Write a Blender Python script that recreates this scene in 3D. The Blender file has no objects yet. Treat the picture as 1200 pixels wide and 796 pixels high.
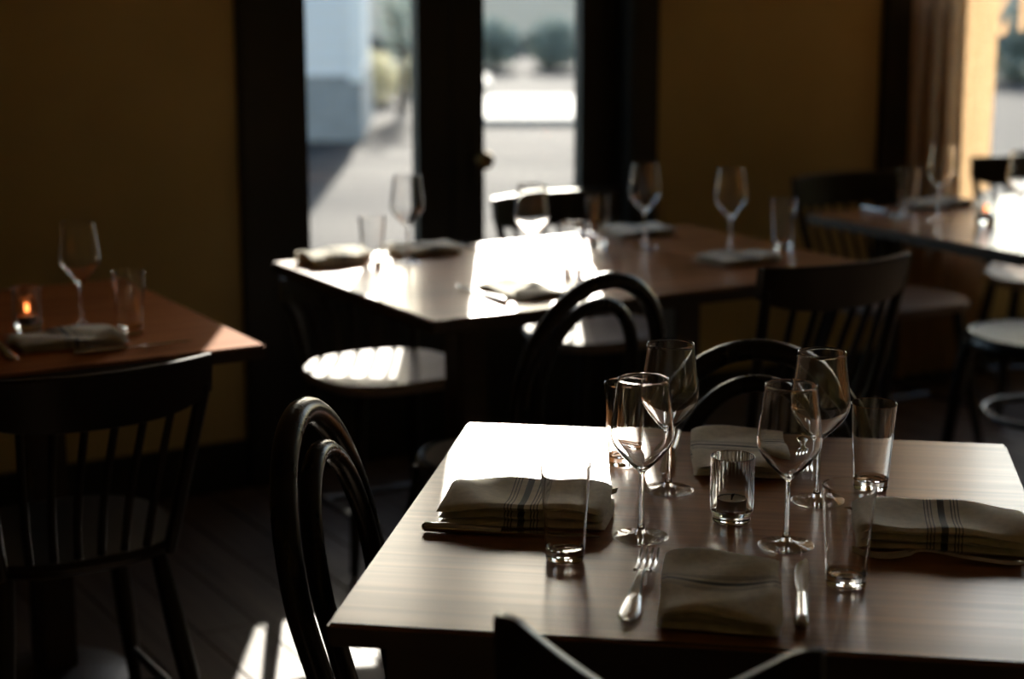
import bpy, bmesh, math, random
from mathutils import Vector, Matrix
random.seed(7)
sc = bpy.context.scene
C = sc.collection
PI = math.pi
R = math.radians

# ---------------------------------------------------------------- camera
F = 2129.0                                  # focal length in pixels of the 1200x796 frame
TILT = math.atan(458 / F)
CAMH = 1.48
cam_d = bpy.data.cameras.new('camera')
cam_d.sensor_width = 36.0
cam_d.lens = F / 1200 * 36
cam_d.clip_start = 0.05
cam_d.clip_end = 300
cam_d.dof.use_dof = True
cam_d.dof.focus_distance = 2.40
cam_d.dof.aperture_fstop = 2.8
cam = bpy.data.objects.new('camera', cam_d)
C.objects.link(cam)
cam.location = (0, 0, CAMH)
cam.rotation_euler = (PI / 2 - TILT, 0, 0)
sc.camera = cam

# ---------------------------------------------------------------- sky, sun, exposure
SUN_EL = 22.0
world = bpy.data.worlds.new('world')
sc.world = world
world.use_nodes = True
wn = world.node_tree.nodes
sky = wn.new('ShaderNodeTexSky')
sky.sky_type = 'NISHITA'
sky.sun_disc = False
sky.sun_elevation = R(SUN_EL)
sky.sun_rotation = 0.0
sky.air_density = 1.0
sky.dust_density = 1.0
sky.ozone_density = 1.0
bg = wn['Background']
bg.inputs['Strength'].default_value = 0.18
world.node_tree.links.new(sky.outputs[0], bg.inputs[0])
sun_d = bpy.data.lights.new('sun', 'SUN')
sun_d.energy = 4.0
sun_d.angle = R(0.6)
sun_d.color = (1.0, 0.90, 0.80)
sun = bpy.data.objects.new('sun', sun_d)
C.objects.link(sun)
sun.location = (0, 20, 12)
sun.rotation_euler = Vector((0.0, -math.cos(R(SUN_EL)), -math.sin(R(SUN_EL)))).to_track_quat('-Z', 'Y').to_euler()
vs = sc.view_settings
vs.view_transform = 'Standard'
vs.look = 'None'
vs.gamma = 1.0
vs.use_curve_mapping = False
vs.exposure = 1.7
cy = sc.cycles
cy.use_denoising = True
cy.max_bounces = 14
cy.diffuse_bounces = 5
cy.glossy_bounces = 6
cy.transmission_bounces = 14
cy.transparent_max_bounces = 24
cy.sample_clamp_indirect = 4.0
cy.blur_glossy = 0.5

# ---------------------------------------------------------------- helpers
ST, CT = math.sin(TILT), math.cos(TILT)
def at(px, py, h=0.75):
    """floor-plan point at height h that the photograph shows at a pixel (used once, to measure the room)"""
    x = (px - 600) / F; y = (py - 398) / F
    r = Vector((x, CT - y * ST, -(ST + y * CT)))
    k = (h - CAMH) / r.z
    return Vector((r.x * k, r.y * k))

def obj(name, bm, mat, parent=None, smooth=True, loc=None, rot=None):
    if isinstance(bm, bmesh.types.BMesh):
        me = bpy.data.meshes.new(name)
        bm.to_mesh(me); bm.free()
        if mat: me.materials.append(mat)
        if smooth:
            for p in me.polygons: p.use_smooth = True
            me.set_sharp_from_angle(angle=R(38))
    else:
        me = bm
    o = bpy.data.objects.new(name, me)
    C.objects.link(o)
    if parent: o.parent = parent
    if loc is not None: o.location = loc
    if rot is not None: o.rotation_euler = rot
    return o

def tag(o, label=None, cat=None, group=None, kind=None):
    if label: o['label'] = label
    if cat: o['category'] = cat
    if group: o['group'] = group
    if kind: o['kind'] = kind
    return o

def thing(name, label, cat, loc=(0, 0, 0), rz=0.0, group=None):
    o = bpy.data.objects.new(name, None)
    o.empty_display_size = 0.05
    C.objects.link(o)
    o.location = loc; o.rotation_euler = (0, 0, rz)
    return tag(o, label, cat, group)

def dup(root, loc, rz, label, scale=1.0):
    def cp(o, par):
        c = o.copy(); C.objects.link(c); c.parent = par
        for ch in list(o.children): cp(ch, c)
        return c
    r = cp(root, None)
    r.location = loc; r.rotation_euler = (0, 0, rz); r['label'] = label
    r.scale = (scale,) * 3
    return r

def BM(): return bmesh.new()

def add_box(bm, x0, x1, y0, y1, z0, z1, bevel=0.0, seg=2):
    vs_ = [bm.verts.new((x, y, z)) for z in (z0, z1) for y in (y0, y1) for x in (x0, x1)]
    fs = [bm.faces.new([vs_[i] for i in q]) for q in ((0,2,3,1),(4,5,7,6),(0,1,5,4),(2,6,7,3),(0,4,6,2),(1,3,7,5))]
    if bevel > 0:
        es = set(e for f in fs for e in f.edges)
        bmesh.ops.bevel(bm, geom=list(es), offset=bevel, segments=seg, affect='EDGES', clamp_overlap=True)
    return bm

def box(*a, **k): return add_box(BM(), *a, **k)

def add_tube(bm, pts, rad, n=12, closed=False, flat=None, caps=True):
    pts = [Vector(p) for p in pts]
    m = len(pts)
    rad = rad if isinstance(rad, (list, tuple)) else [rad] * m
    tan = []
    for i in range(m):
        a = pts[(i - 1) % m] if (closed or i > 0) else pts[i]
        b = pts[(i + 1) % m] if (closed or i < m - 1) else pts[i]
        tan.append((b - a).normalized())
    up = Vector((0, 0, 1)) if abs(tan[0].z) < 0.9 else Vector((0, 1, 0))
    nrm = (up - tan[0] * up.dot(tan[0])).normalized()
    rings = []
    for i in range(m):
        nrm = (nrm - tan[i] * nrm.dot(tan[i])).normalized()
        bi = tan[i].cross(nrm)
        fl = flat if flat else 1.0
        rings.append([bm.verts.new(pts[i] + (nrm * math.cos(2*PI*k/n) + bi * math.sin(2*PI*k/n) * fl) * rad[i]) for k in range(n)])
    for i in range(m if closed else m - 1):
        A, B = rings[i], rings[(i + 1) % m]
        for k in range(n):
            bm.faces.new((A[k], A[(k+1) % n], B[(k+1) % n], B[k]))
    if not closed and caps:
        bm.faces.new(rings[0][::-1]); bm.faces.new(rings[-1])
    return bm

def tube(*a, **k): return add_tube(BM(), *a, **k)

def lathe(prof, n=48, rib=None):
    """prof: (radius, z) outline; rib: function(angle, index) -> radius factor"""
    bm = BM(); rings = []
    for i, (r, z) in enumerate(prof):
        if r < 1e-6:
            rings.append([bm.verts.new((0, 0, z))])
        else:
            rings.append([bm.verts.new((r * (rib(2*PI*k/n, i) if rib else 1) * math.cos(2*PI*k/n),
                                        r * (rib(2*PI*k/n, i) if rib else 1) * math.sin(2*PI*k/n), z)) for k in range(n)])
    for A, B in zip(rings, rings[1:]):
        if len(A) == 1 and len(B) == 1: continue
        for k in range(n):
            k2 = (k + 1) % n
            if len(A) == 1: bm.faces.new((A[0], B[k2], B[k]))
            elif len(B) == 1: bm.faces.new((A[k], A[k2], B[0]))
            else: bm.faces.new((A[k], A[k2], B[k2], B[k]))
    return bm

def spline(ps, per=6):
    """Catmull-Rom through points (tuples of any size)"""
    out = []
    P = [ps[0]] + list(ps) + [ps[-1]]
    for i in range(1, len(P) - 2):
        for j in range(per):
            t = j / per
            out.append(tuple(0.5 * ((2*b) + (-a + c) * t + (2*a - 5*b + 4*c - d) * t*t + (-a + 3*b - 3*c + d) * t**3)
                             for a, b, c, d in zip(P[i-1], P[i], P[i+1], P[i+2])))
    out.append(tuple(ps[-1]))
    return out

# ---------------------------------------------------------------- materials
def new_mat(name):
    m = bpy.data.materials.new(name); m.use_nodes = True
    return m, m.node_tree.nodes, m.node_tree.links, m.node_tree.nodes['Principled BSDF']

def ramp(nt, a, b, p0=0.3, p1=0.7):
    r = nt.nodes.new('ShaderNodeValToRGB')
    r.color_ramp.elements[0].position = p0; r.color_ramp.elements[1].position = p1
    r.color_ramp.elements[0].color = (*a, 1); r.color_ramp.elements[1].color = (*b, 1)
    return r

def noise_mat(name, a, b, scale=(6, 6, 6), detail=5, rough=(0.5, 0.6), bump=0.0, coat=0.0, spec=0.5, bdist=0.002, metallic=0.0, coat_rough=0.2):
    m, N, L, p = new_mat(name)
    tc = N.new('ShaderNodeTexCoord'); mp = N.new('ShaderNodeMapping')
    mp.inputs['Scale'].default_value = scale
    L.new(tc.outputs['Object'], mp.inputs[0])
    nz = N.new('ShaderNodeTexNoise'); nz.inputs['Scale'].default_value = 1.0; nz.inputs['Detail'].default_value = detail
    L.new(mp.outputs[0], nz.inputs['Vector'])
    r = ramp(m.node_tree, a, b); L.new(nz.outputs[0], r.inputs[0]); L.new(r.outputs[0], p.inputs['Base Color'])
    rr = N.new('ShaderNodeMapRange'); rr.inputs['To Min'].default_value = rough[0]; rr.inputs['To Max'].default_value = rough[1]
    L.new(nz.outputs[0], rr.inputs[0]); L.new(rr.outputs[0], p.inputs['Roughness'])
    p.inputs['Specular IOR Level'].default_value = spec
    p.inputs['Coat Weight'].default_value = coat
    p.inputs['Coat Roughness'].default_value = coat_rough
    p.inputs['Metallic'].default_value = metallic
    if bump > 0:
        bp = N.new('ShaderNodeBump'); bp.inputs['Strength'].default_value = bump; bp.inputs['Distance'].default_value = bdist
        L.new(nz.outputs[0], bp.inputs['Height']); L.new(bp.outputs[0], p.inputs['Normal'])
    return m

def wood_mat(name, a, b, rough=(0.30, 0.42), coat=0.0, grain=70, bump=0.16, spec=0.5):
    """grain runs along the object's X"""
    m, N, L, p = new_mat(name)
    tc = N.new('ShaderNodeTexCoord')
    mp = N.new('ShaderNodeMapping'); mp.inputs['Scale'].default_value = (1.6, grain, 20)
    L.new(tc.outputs['Object'], mp.inputs[0])
    nz = N.new('ShaderNodeTexNoise'); nz.inputs['Scale'].default_value = 1.0; nz.inputs['Detail'].default_value = 6; nz.inputs['Distortion'].default_value = 0.6
    L.new(mp.outputs[0], nz.inputs['Vector'])
    mp2 = N.new('ShaderNodeMapping'); mp2.inputs['Scale'].default_value = (1.2, 9, 6)
    L.new(tc.outputs['Object'], mp2.inputs[0])
    nz2 = N.new('ShaderNodeTexNoise'); nz2.inputs['Scale'].default_value = 1.0; nz2.inputs['Detail'].default_value = 3
    L.new(mp2.outputs[0], nz2.inputs['Vector'])
    mx = N.new('ShaderNodeMath'); mx.operation = 'ADD'; L.new(nz.outputs[0], mx.inputs[0]); L.new(nz2.outputs[0], mx.inputs[1])
    hf = N.new('ShaderNodeMath'); hf.operation = 'MULTIPLY'; hf.inputs[1].default_value = 0.5; L.new(mx.outputs[0], hf.inputs[0])
    r = ramp(m.node_tree, a, b, 0.32, 0.68); L.new(hf.outputs[0], r.inputs[0]); L.new(r.outputs[0], p.inputs['Base Color'])
    rr = N.new('ShaderNodeMapRange'); rr.inputs['From Min'].default_value = 0.3; rr.inputs['From Max'].default_value = 0.7
    rr.inputs['To Min'].default_value = rough[1]; rr.inputs['To Max'].default_value = rough[0]
    L.new(hf.outputs[0], rr.inputs[0]); L.new(rr.outputs[0], p.inputs['Roughness'])
    bp = N.new('ShaderNodeBump'); bp.inputs['Strength'].default_value = bump; bp.inputs['Distance'].default_value = 0.0015
    L.new(nz.outputs[0], bp.inputs['Height']); L.new(bp.outputs[0], p.inputs['Normal'])
    p.inputs['Coat Weight'].default_value = coat; p.inputs['Coat Roughness'].default_value = 0.2
    p.inputs['Specular IOR Level'].default_value = spec
    return m

def glass_mat(name, col=(1, 1, 1), rough=0.0, ior=1.5):
    m, N, L, p = new_mat(name)
    p.inputs['Base Color'].default_value = (*col, 1)
    p.inputs['Transmission Weight'].default_value = 1.0
    p.inputs['Roughness'].default_value = rough
    p.inputs['IOR'].default_value = ior
    return m

def foot_mat(name):
    m, N, L, p = new_mat(name)
    p.inputs['Transmission Weight'].default_value = 1.0; p.inputs['Roughness'].default_value = 0.0; p.inputs['IOR'].default_value = 1.5
    tr = N.new('ShaderNodeBsdfTransparent'); mx = N.new('ShaderNodeMixShader'); mx.inputs[0].default_value = 0.5
    L.new(p.outputs[0], mx.inputs[1]); L.new(tr.outputs[0], mx.inputs[2]); L.new(mx.outputs[0], N['Material Output'].inputs[0])
    return m

def pane_mat(name, tint=(0.95, 0.97, 0.96)):
    """thin window glass: lets light straight through, mirrors a little at grazing angles"""
    m, N, L, p = new_mat(name)
    N.remove(p)
    tr = N.new('ShaderNodeBsdfTransparent'); tr.inputs[0].default_value = (*tint, 1)
    gl = N.new('ShaderNodeBsdfGlossy'); gl.inputs['Roughness'].default_value = 0.03
    fr = N.new('ShaderNodeLayerWeight'); fr.inputs['Blend'].default_value = 0.5
    pw = N.new('ShaderNodeMath'); pw.operation = 'POWER'; pw.inputs[1].default_value = 5.0; L.new(fr.outputs['Facing'], pw.inputs[0])
    ad = N.new('ShaderNodeMath'); ad.operation = 'MULTIPLY_ADD'; ad.inputs[1].default_value = 0.95; ad.inputs[2].default_value = 0.04; L.new(pw.outputs[0], ad.inputs[0])
    mx = N.new('ShaderNodeMixShader')
    L.new(ad.outputs[0], mx.inputs[0]); L.new(tr.outputs[0], mx.inputs[1]); L.new(gl.outputs[0], mx.inputs[2])
    L.new(mx.outputs[0], N['Material Output'].inputs[0])
    return m

def napkin_mat(name):
    """oatmeal linen, woven, with a group of dark stripes across the middle (object X)"""
    m, N, L, p = new_mat(name)
    tc = N.new('ShaderNodeTexCoord'); sp = N.new('ShaderNodeSeparateXYZ'); L.new(tc.outputs['Object'], sp.inputs[0])
    nz = N.new('ShaderNodeTexNoise'); nz.inputs['Scale'].default_value = 90; nz.inputs['Detail'].default_value = 4
    L.new(tc.outputs['Object'], nz.inputs['Vector'])
    base = ramp(m.node_tree, (0.60, 0.55, 0.42), (0.78, 0.72, 0.57)); L.new(nz.outputs[0], base.inputs[0])
    st = N.new('ShaderNodeValToRGB'); st.color_ramp.interpolation = 'CONSTANT'
    mr = N.new('ShaderNodeMapRange'); mr.inputs['From Min'].default_value = -0.03; mr.inputs['From Max'].default_value = 0.03
    L.new(sp.outputs['X'], mr.inputs[0]); L.new(mr.outputs[0], st.inputs[0])
    el = st.color_ramp.elements
    stops = [(0.0, 0), (0.13, 1), (0.155, 0), (0.20, 1), (0.225, 0), (0.27, 1), (0.295, 0), (0.42, 1), (0.56, 0),
             (0.69, 1), (0.715, 0), (0.76, 1), (0.785, 0), (0.83, 1), (0.855, 0)]
    el[0].position = 0; el[0].color = (0, 0, 0, 1); el[1].position = stops[1][0]; el[1].color = (1, 1, 1, 1)
    for pos, v in stops[2:]:
        e = el.new(pos); e.color = (v, v, v, 1)
    mix = N.new('ShaderNodeMix'); mix.data_type = 'RGBA'
    L.new(st.outputs[0], mix.inputs['Factor']); L.new(base.outputs[0], mix.inputs['A']); mix.inputs['B'].default_value = (0.05, 0.06, 0.055, 1)
    L.new(mix.outputs['Result'], p.inputs['Base Color'])
    p.inputs['Roughness'].default_value = 0.9; p.inputs['Sheen Weight'].default_value = 0.25
    wv = N.new('ShaderNodeTexNoise'); wv.inputs['Scale'].default_value = 500; L.new(tc.outputs['Object'], wv.inputs['Vector'])
    bp = N.new('ShaderNodeBump'); bp.inputs['Strength'].default_value = 0.3; bp.inputs['Distance'].default_value = 0.0006
    L.new(wv.outputs[0], bp.inputs['Height']); L.new(bp.outputs[0], p.inputs['Normal'])
    return m

def cloth_mat(name, a, b, trans=0.5):
    m, N, L, p = new_mat(name)
    tc = N.new('ShaderNodeTexCoord'); nz = N.new('ShaderNodeTexNoise'); nz.inputs['Scale'].default_value = 60
    L.new(tc.outputs['Object'], nz.inputs['Vector'])
    r = ramp(m.node_tree, a, b); L.new(nz.outputs[0], r.inputs[0]); L.new(r.outputs[0], p.inputs['Base Color'])
    p.inputs['Roughness'].default_value = 0.9
    tl = N.new('ShaderNodeBsdfTranslucent'); L.new(r.outputs[0], tl.inputs[0])
    mx = N.new('ShaderNodeMixShader'); mx.inputs[0].default_value = trans
    L.new(p.outputs[0], mx.inputs[1]); L.new(tl.outputs[0], mx.inputs[2]); L.new(mx.outputs[0], N['Material Output'].inputs[0])
    return m

def emit_mat(name, col, s):
    m, N, L, p = new_mat(name)
    p.inputs['Base Color'].default_value = (*col, 1)
    p.inputs['Emission Color'].default_value = (*col, 1); p.inputs['Emission Strength'].default_value = s
    return m

M = {}
M['top'] = wood_mat('table_top_wood', (0.20, 0.075, 0.024), (0.50, 0.215, 0.075), rough=(0.29, 0.38), coat=0.3, spec=0.28)
M['top_matte'] = wood_mat('matte_table_wood', (0.30, 0.095, 0.022), (0.58, 0.205, 0.052), rough=(0.55, 0.65), spec=0.02)
M['frame_wood'] = wood_mat('dark_frame_wood', (0.018, 0.010, 0.006), (0.045, 0.024, 0.013), rough=(0.4, 0.5))
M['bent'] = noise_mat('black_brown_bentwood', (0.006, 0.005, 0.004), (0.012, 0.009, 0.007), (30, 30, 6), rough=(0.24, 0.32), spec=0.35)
M['seat'] = wood_mat('chair_seat_wood', (0.26, 0.195, 0.15), (0.38, 0.295, 0.235), rough=(0.34, 0.46), spec=0.04)
M['palecushion'] = noise_mat('pale_seat_cover', (0.62, 0.60, 0.56), (0.74, 0.72, 0.68), (20, 20, 20), rough=(0.45, 0.55))
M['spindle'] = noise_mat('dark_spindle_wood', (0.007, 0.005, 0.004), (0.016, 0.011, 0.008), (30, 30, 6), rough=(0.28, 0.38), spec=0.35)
M['wall'] = noise_mat('ochre_plaster', (0.53, 0.405, 0.165), (0.61, 0.475, 0.205), (3, 3, 3), rough=(0.8, 0.9), bump=0.2)
M['ceiling'] = noise_mat('ceiling_paint', (0.48, 0.42, 0.30), (0.53, 0.46, 0.34), (3, 3, 3), rough=(0.8, 0.9))
M['door'] = noise_mat('black_door_paint', (0.008, 0.008, 0.006), (0.014, 0.013, 0.010), (8, 8, 8), rough=(0.45, 0.6))
M['plank'] = wood_mat('floor_wood', (0.085, 0.058, 0.040), (0.160, 0.112, 0.078), rough=(0.36, 0.52), spec=0.12, grain=40)
M['subfloor'] = noise_mat('floor_gap', (0.01, 0.008, 0.006), (0.015, 0.012, 0.01))
M['glass'] = glass_mat('clear_glass')
M['foot'] = foot_mat('clear_glass_foot')
M['ribglass'] = glass_mat('ribbed_glass', (0.97, 0.98, 0.97))
M['pane'] = pane_mat('window_glass')
M['napkin'] = napkin_mat('striped_linen')
M['steel'] = noise_mat('cutlery_steel', (0.55, 0.55, 0.56), (0.66, 0.66, 0.66), (40, 40, 40), rough=(0.16, 0.26), metallic=1.0)
M['brass'] = noise_mat('aged_brass', (0.20, 0.13, 0.05), (0.30, 0.20, 0.08), (40, 40, 40), rough=(0.3, 0.4), metallic=1.0)
M['wax'] = noise_mat('candle_wax', (0.55, 0.50, 0.42), (0.62, 0.57, 0.48), (40, 40, 40), rough=(0.4, 0.5))
M['tin'] = noise_mat('tea_light_tin', (0.3, 0.3, 0.3), (0.4, 0.4, 0.4), (40, 40, 40), rough=(0.3, 0.4), metallic=1.0)
M['wick'] = noise_mat('burnt_wick', (0.01, 0.01, 0.01), (0.02, 0.02, 0.02))
M['flame'] = emit_mat('candle_flame', (1.0, 0.22, 0.05), 1.6)
M['curtain'] = cloth_mat('ochre_curtain', (0.66, 0.50, 0.31), (0.76, 0.59, 0.38), 0.55)
M['letter'] = cloth_mat('cream_letter_film', (0.70, 0.56, 0.42), (0.78, 0.64, 0.50), 0.7)
M['asphalt'] = noise_mat('pale_asphalt', (0.020, 0.0185, 0.0185), (0.038, 0.035, 0.0345), (0.35, 1.1, 1), rough=(0.8, 0.95), bump=0.2, bdist=0.02, spec=0.15)  # darker noise streaks stand in for tree shadows on the yard
M['concrete'] = noise_mat('pale_concrete', (0.24, 0.23, 0.21), (0.32, 0.30, 0.27), (0.8, 0.8, 0.8), rough=(0.7, 0.85))
M['siding'] = noise_mat('blue_grey_siding', (0.62, 0.61, 0.59), (0.68, 0.67, 0.65), (2, 2, 8), rough=(0.6, 0.7))
M['foundation'] = noise_mat('grey_foundation', (0.21, 0.215, 0.21), (0.27, 0.275, 0.27), (5, 5, 5), rough=(0.8, 0.9))
M['roof'] = noise_mat('dark_shingle', (0.05, 0.05, 0.055), (0.09, 0.09, 0.095), (6, 6, 6), rough=(0.8, 0.9))
M['tan'] = noise_mat('tan_render', (0.66, 0.52, 0.38), (0.74, 0.59, 0.45), (1, 1, 1), rough=(0.8, 0.9))
M['leaf'] = cloth_mat('dark_leaves', (0.20, 0.25, 0.23), (0.28, 0.33, 0.29), 0.35)
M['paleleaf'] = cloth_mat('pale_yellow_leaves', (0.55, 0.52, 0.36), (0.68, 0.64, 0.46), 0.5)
M['bark'] = noise_mat('bark', (0.05, 0.04, 0.03), (0.10, 0.08, 0.06), (20, 20, 4), rough=(0.8, 0.9))
M['carpaint'] = noise_mat('white_paint', (0.70, 0.70, 0.68), (0.76, 0.76, 0.74), (2, 2, 2), rough=(0.25, 0.35))
M['winglass'] = noise_mat('dark_window_glass', (0.02, 0.025, 0.03), (0.03, 0.035, 0.04), (2, 2, 2), rough=(0.08, 0.12))
M['black'] = noise_mat('black_rubber', (0.015, 0.015, 0.015), (0.025, 0.025, 0.025), (10, 10, 10), rough=(0.7, 0.8))

# ---------------------------------------------------------------- the room: plan axes
PHI = R(30.3)                                # the window wall runs 30 degrees off the picture plane
U = Vector((math.cos(PHI), math.sin(PHI))); NN = Vector((-U.y, U.x))
W0 = Vector((-0.6, 5.0))
def wpt(u, n, z=0.0):
    p = W0 + U * u + NN * n
    return (p.x, p.y, z)
room = (wpt(0, 0), PHI)
RU0, RU1, RN, RH, WT = -4.2, 4.9, -7.4, 3.10, 0.16

def struct(name, bm, mat, label=None, parent=None, smooth=False):
    o = obj(name, bm, mat, parent, smooth)
    if parent is None:
        o.location = room[0]; o.rotation_euler = (0, 0, room[1])
        tag(o, label, None, None, 'structure')
    return o

# floor with single boards running towards the windows
fl = struct('floor', box(RU0, RU1, RN, WT, -0.06, -0.012), M['subfloor'], 'dark wooden board floor of the dining room')
PW = 0.135
k = 0; x = RU0
plank_meshes = {}
def plank_mesh(L_):
    if L_ not in plank_meshes:
        bm = box(0, L_, 0.0015, PW - 0.0015, -0.014, 0.0, bevel=0.0015, seg=1)
        me = bpy.data.meshes.new('plank'); bm.to_mesh(me); bm.free(); me.materials.append(M['plank'])
        plank_meshes[L_] = me
    return plank_meshes[L_]
i = 0
while x < RU1 - 0.01:
    cuts = [RN, RN + 2.2 + 0.5 * (i % 4), RN + 5.2 + 0.4 * ((i * 3) % 5), WT]
    for a, b in zip(cuts, cuts[1:]):
        o = obj('plank', plank_mesh(round(b - a - 0.002, 3)), None, fl)
        o.location = (x + PW, a, 0.0); o.rotation_euler = (0, 0, PI / 2)
    x += PW; i += 1

# window wall: openings for the double door and the right-hand window
D0, D1, DTOP = -0.155, 1.189, 2.32
V0, V1, VBOT, VTOP = 2.18, 4.70, 0.50, 2.85
bm = BM()
add_box(bm, RU0, D0, 0, WT, 0, RH)
add_box(bm, D0, D1, 0, WT, DTOP, RH)
add_box(bm, D1, V0, 0, WT, 0, RH)
add_box(bm, V0, V1, 0, WT, 0, VBOT)
add_box(bm, V0, V1, 0, WT, VTOP, RH)
add_box(bm, V1, RU1, 0, WT, 0, RH)
struct('wall_front', bm, M['wall'], 'ochre plaster wall with the double door and the window')
struct('wall_left', box(RU0 - WT, RU0, RN, WT, 0, RH), M['wall'], 'ochre plaster wall on the left of the room')
struct('wall_right', box(RU1, RU1 + WT, RN, WT, 0, RH), M['wall'], 'ochre plaster wall on the right of the room')
struct('wall_back', box(RU0 - WT, RU1 + WT, RN - WT, RN, 0, RH), M['wall'], 'ochre plaster wall behind the tables')
struct('ceiling', box(RU0 - WT, RU1 + WT, RN - WT, WT, RH, RH + 0.1), M['ceiling'], 'dull painted ceiling')
bm = BM()
add_box(bm, RU0, D0 - 0.012, -0.018, 0, 0, 0.14, bevel=0.004)
add_box(bm, D1 + 0.012, RU1, -0.018, 0, 0, 0.14, bevel=0.004)
struct('baseboard_front', bm, M['door'], 'dark baseboard along the window wall')

# door casing
bm = BM()
add_box(bm, D0 - 0.01, D0 + 0.095, -0.03, WT + 0.02, 0, DTOP, bevel=0.005)
add_box(bm, D1 - 0.095, D1 + 0.01, -0.03, WT + 0.02, 0, DTOP, bevel=0.005)
add_box(bm, D0 - 0.01, D1 + 0.01, -0.032, WT + 0.022, DTOP - 0.095, DTOP + 0.03, bevel=0.005)
add_box(bm, D0, D1, 0.096, WT + 0.06, -0.02, 0.03, bevel=0.004)
struct('trim_1', bm, M['door'], 'dark casing around the glazed double door')
# two glazed leaves
def leaf(name, u0, u1, p0, p1, label, knob):
    t = struct(name, box(u0, p0, 0.05, 0.095, 0.004, 2.22, bevel=0.003), M['door'], label)
    obj('stile', box(p1, u1, 0.05, 0.095, 0.004, 2.22, bevel=0.003), M['door'], t, False)
    obj('bottom_rail', box(p0, p1, 0.05, 0.095, 0.004, 0.505, bevel=0.003), M['door'], t, False)
    obj('top_rail', box(p0, p1, 0.05, 0.095, 2.02, 2.22, bevel=0.003), M['door'], t, False)
    obj('pane', box(p0 - 0.004, p1 + 0.004, 0.070, 0.074, 0.500, 2.024), M['pane'], t, False)
    if knob:
        k_ = obj('handle_plate', box(knob - 0.02, knob + 0.02, 0.044, 0.05, 0.76, 0.96, bevel=0.002), M['door'], t, False)
        kn = lathe([(0, 0), (0.009, 0.0), (0.009, 0.03), (0.022, 0.038), (0.028, 0.052), (0.022, 0.066), (0, 0.07)], 20)
        o = obj('knob', kn, M['brass'], k_); o.location = (knob, 0.044, 0.875); o.rotation_euler = (PI / 2, 0, 0)
    return t
leaf('door_1', -0.058, 0.520, 0.066, 0.412, 'left leaf of the black glazed double door', None)
leaf('door_2', 0.523, 1.092, 0.631, 0.968, 'right leaf of the black glazed double door with a knob', 0.60)

# right-hand window
bm = BM()
add_box(bm, V0 - 0.08, V0 + 0.03, -0.03, 0.0, VBOT - 0.08, VTOP + 0.1, bevel=0.005)
add_box(bm, V0, V0 + 0.03, 0.0, WT + 0.01, VBOT - 0.08, VTOP + 0.1)
add_box(bm, V1 - 0.02, V1 + 0.12, -0.03, WT + 0.01, VBOT - 0.08, VTOP + 0.1, bevel=0.005)
add_box(bm, V0 + 0.02, V1 - 0.02, -0.028, WT + 0.01, VTOP - 0.02, VTOP + 0.1, bevel=0.005)
struct('trim_2', bm, M['door'], 'dark casing around the window behind the curtain')
wi = struct('window_1', box(V0 + 0.02, V0 + 0.07, 0.05, 0.10, VBOT, VTOP - 0.02, bevel=0.004), M['door'], 'shop window with painted letters beyond the curtain')
obj('window_frame', box(V1 - 0.07, V1 - 0.02, 0.05, 0.10, VBOT, VTOP - 0.02, bevel=0.004), M['door'], wi, False)
obj('window_frame', box(V0 + 0.07, V1 - 0.07, 0.05, 0.10, VBOT, VBOT + 0.05, bevel=0.004), M['door'], wi, False)
obj('window_frame', box(V0 + 0.07, V1 - 0.07, 0.05, 0.10, VTOP - 0.07, VTOP - 0.02, bevel=0.004), M['door'], wi, False)
obj('window_sill', box(V0 + 0.02, V1 - 0.02, -0.06, 0.05, VBOT - 0.035, VBOT, bevel=0.005), M['door'], wi, False)
obj('pane', box(V0 + 0.066, V1 - 0.066, 0.073, 0.077, VBOT + 0.046, VTOP - 0.066), M['pane'], wi, False)
sh = obj('shade_board', box(V0 + 0.055, V0 + 0.105, 0.0, 0.025, VBOT + 0.005, 1.42, bevel=0.003), M['door'], wi, False)   # unseen low boards, added to keep light off the curtain's left part
obj('shade_stile', box(V0 + 0.213, V0 + 0.263, 0.0, 0.025, VBOT + 0.005, 1.42, bevel=0.003), M['door'], sh, False)
obj('shade_panel', box(V0 + 0.105, V0 + 0.213, 0.005, 0.020, VBOT + 0.06, 1.36), M['door'], sh, False)
obj('shade_rail', box(V0 + 0.105, V0 + 0.213, 0.0, 0.025, VBOT + 0.005, VBOT + 0.06, bevel=0.003), M['door'], sh, False)
obj('shade_rail', box(V0 + 0.105, V0 + 0.213, 0.0, 0.025, 1.36, 1.42, bevel=0.003), M['door'], sh, False)
# painted letters on the outside of the glass, read backwards from inside: the S and the upright of the next letter
fc = bpy.data.curves.new('letter', 'FONT'); fc.body = 'S'; fc.size = 0.30; fc.extrude = 0.0008; fc.offset = 0.006
fo = bpy.data.objects.new('letter_tmp', fc); C.objects.link(fo)
bpy.context.view_layer.update()
me = bpy.data.meshes.new_from_object(fo.evaluated_get(bpy.context.evaluated_depsgraph_get()))
bpy.data.objects.remove(fo)
me.materials.append(M['letter'])
xs = [v.co.x for v in me.vertices]; ys = [v.co.y for v in me.vertices]
for v in me.vertices:
    v.co = Vector((-(v.co.x - max(xs)) * 0.5, v.co.z, v.co.y - min(ys)))
me.flip_normals()
lo = obj('letter', me, None, wi); lo.location = (2.695, 0.080, 1.180)
obj('letter', box(2.805, 2.84, 0.0785, 0.0800, 1.195, 1.40), M['letter'], wi, False)

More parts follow.
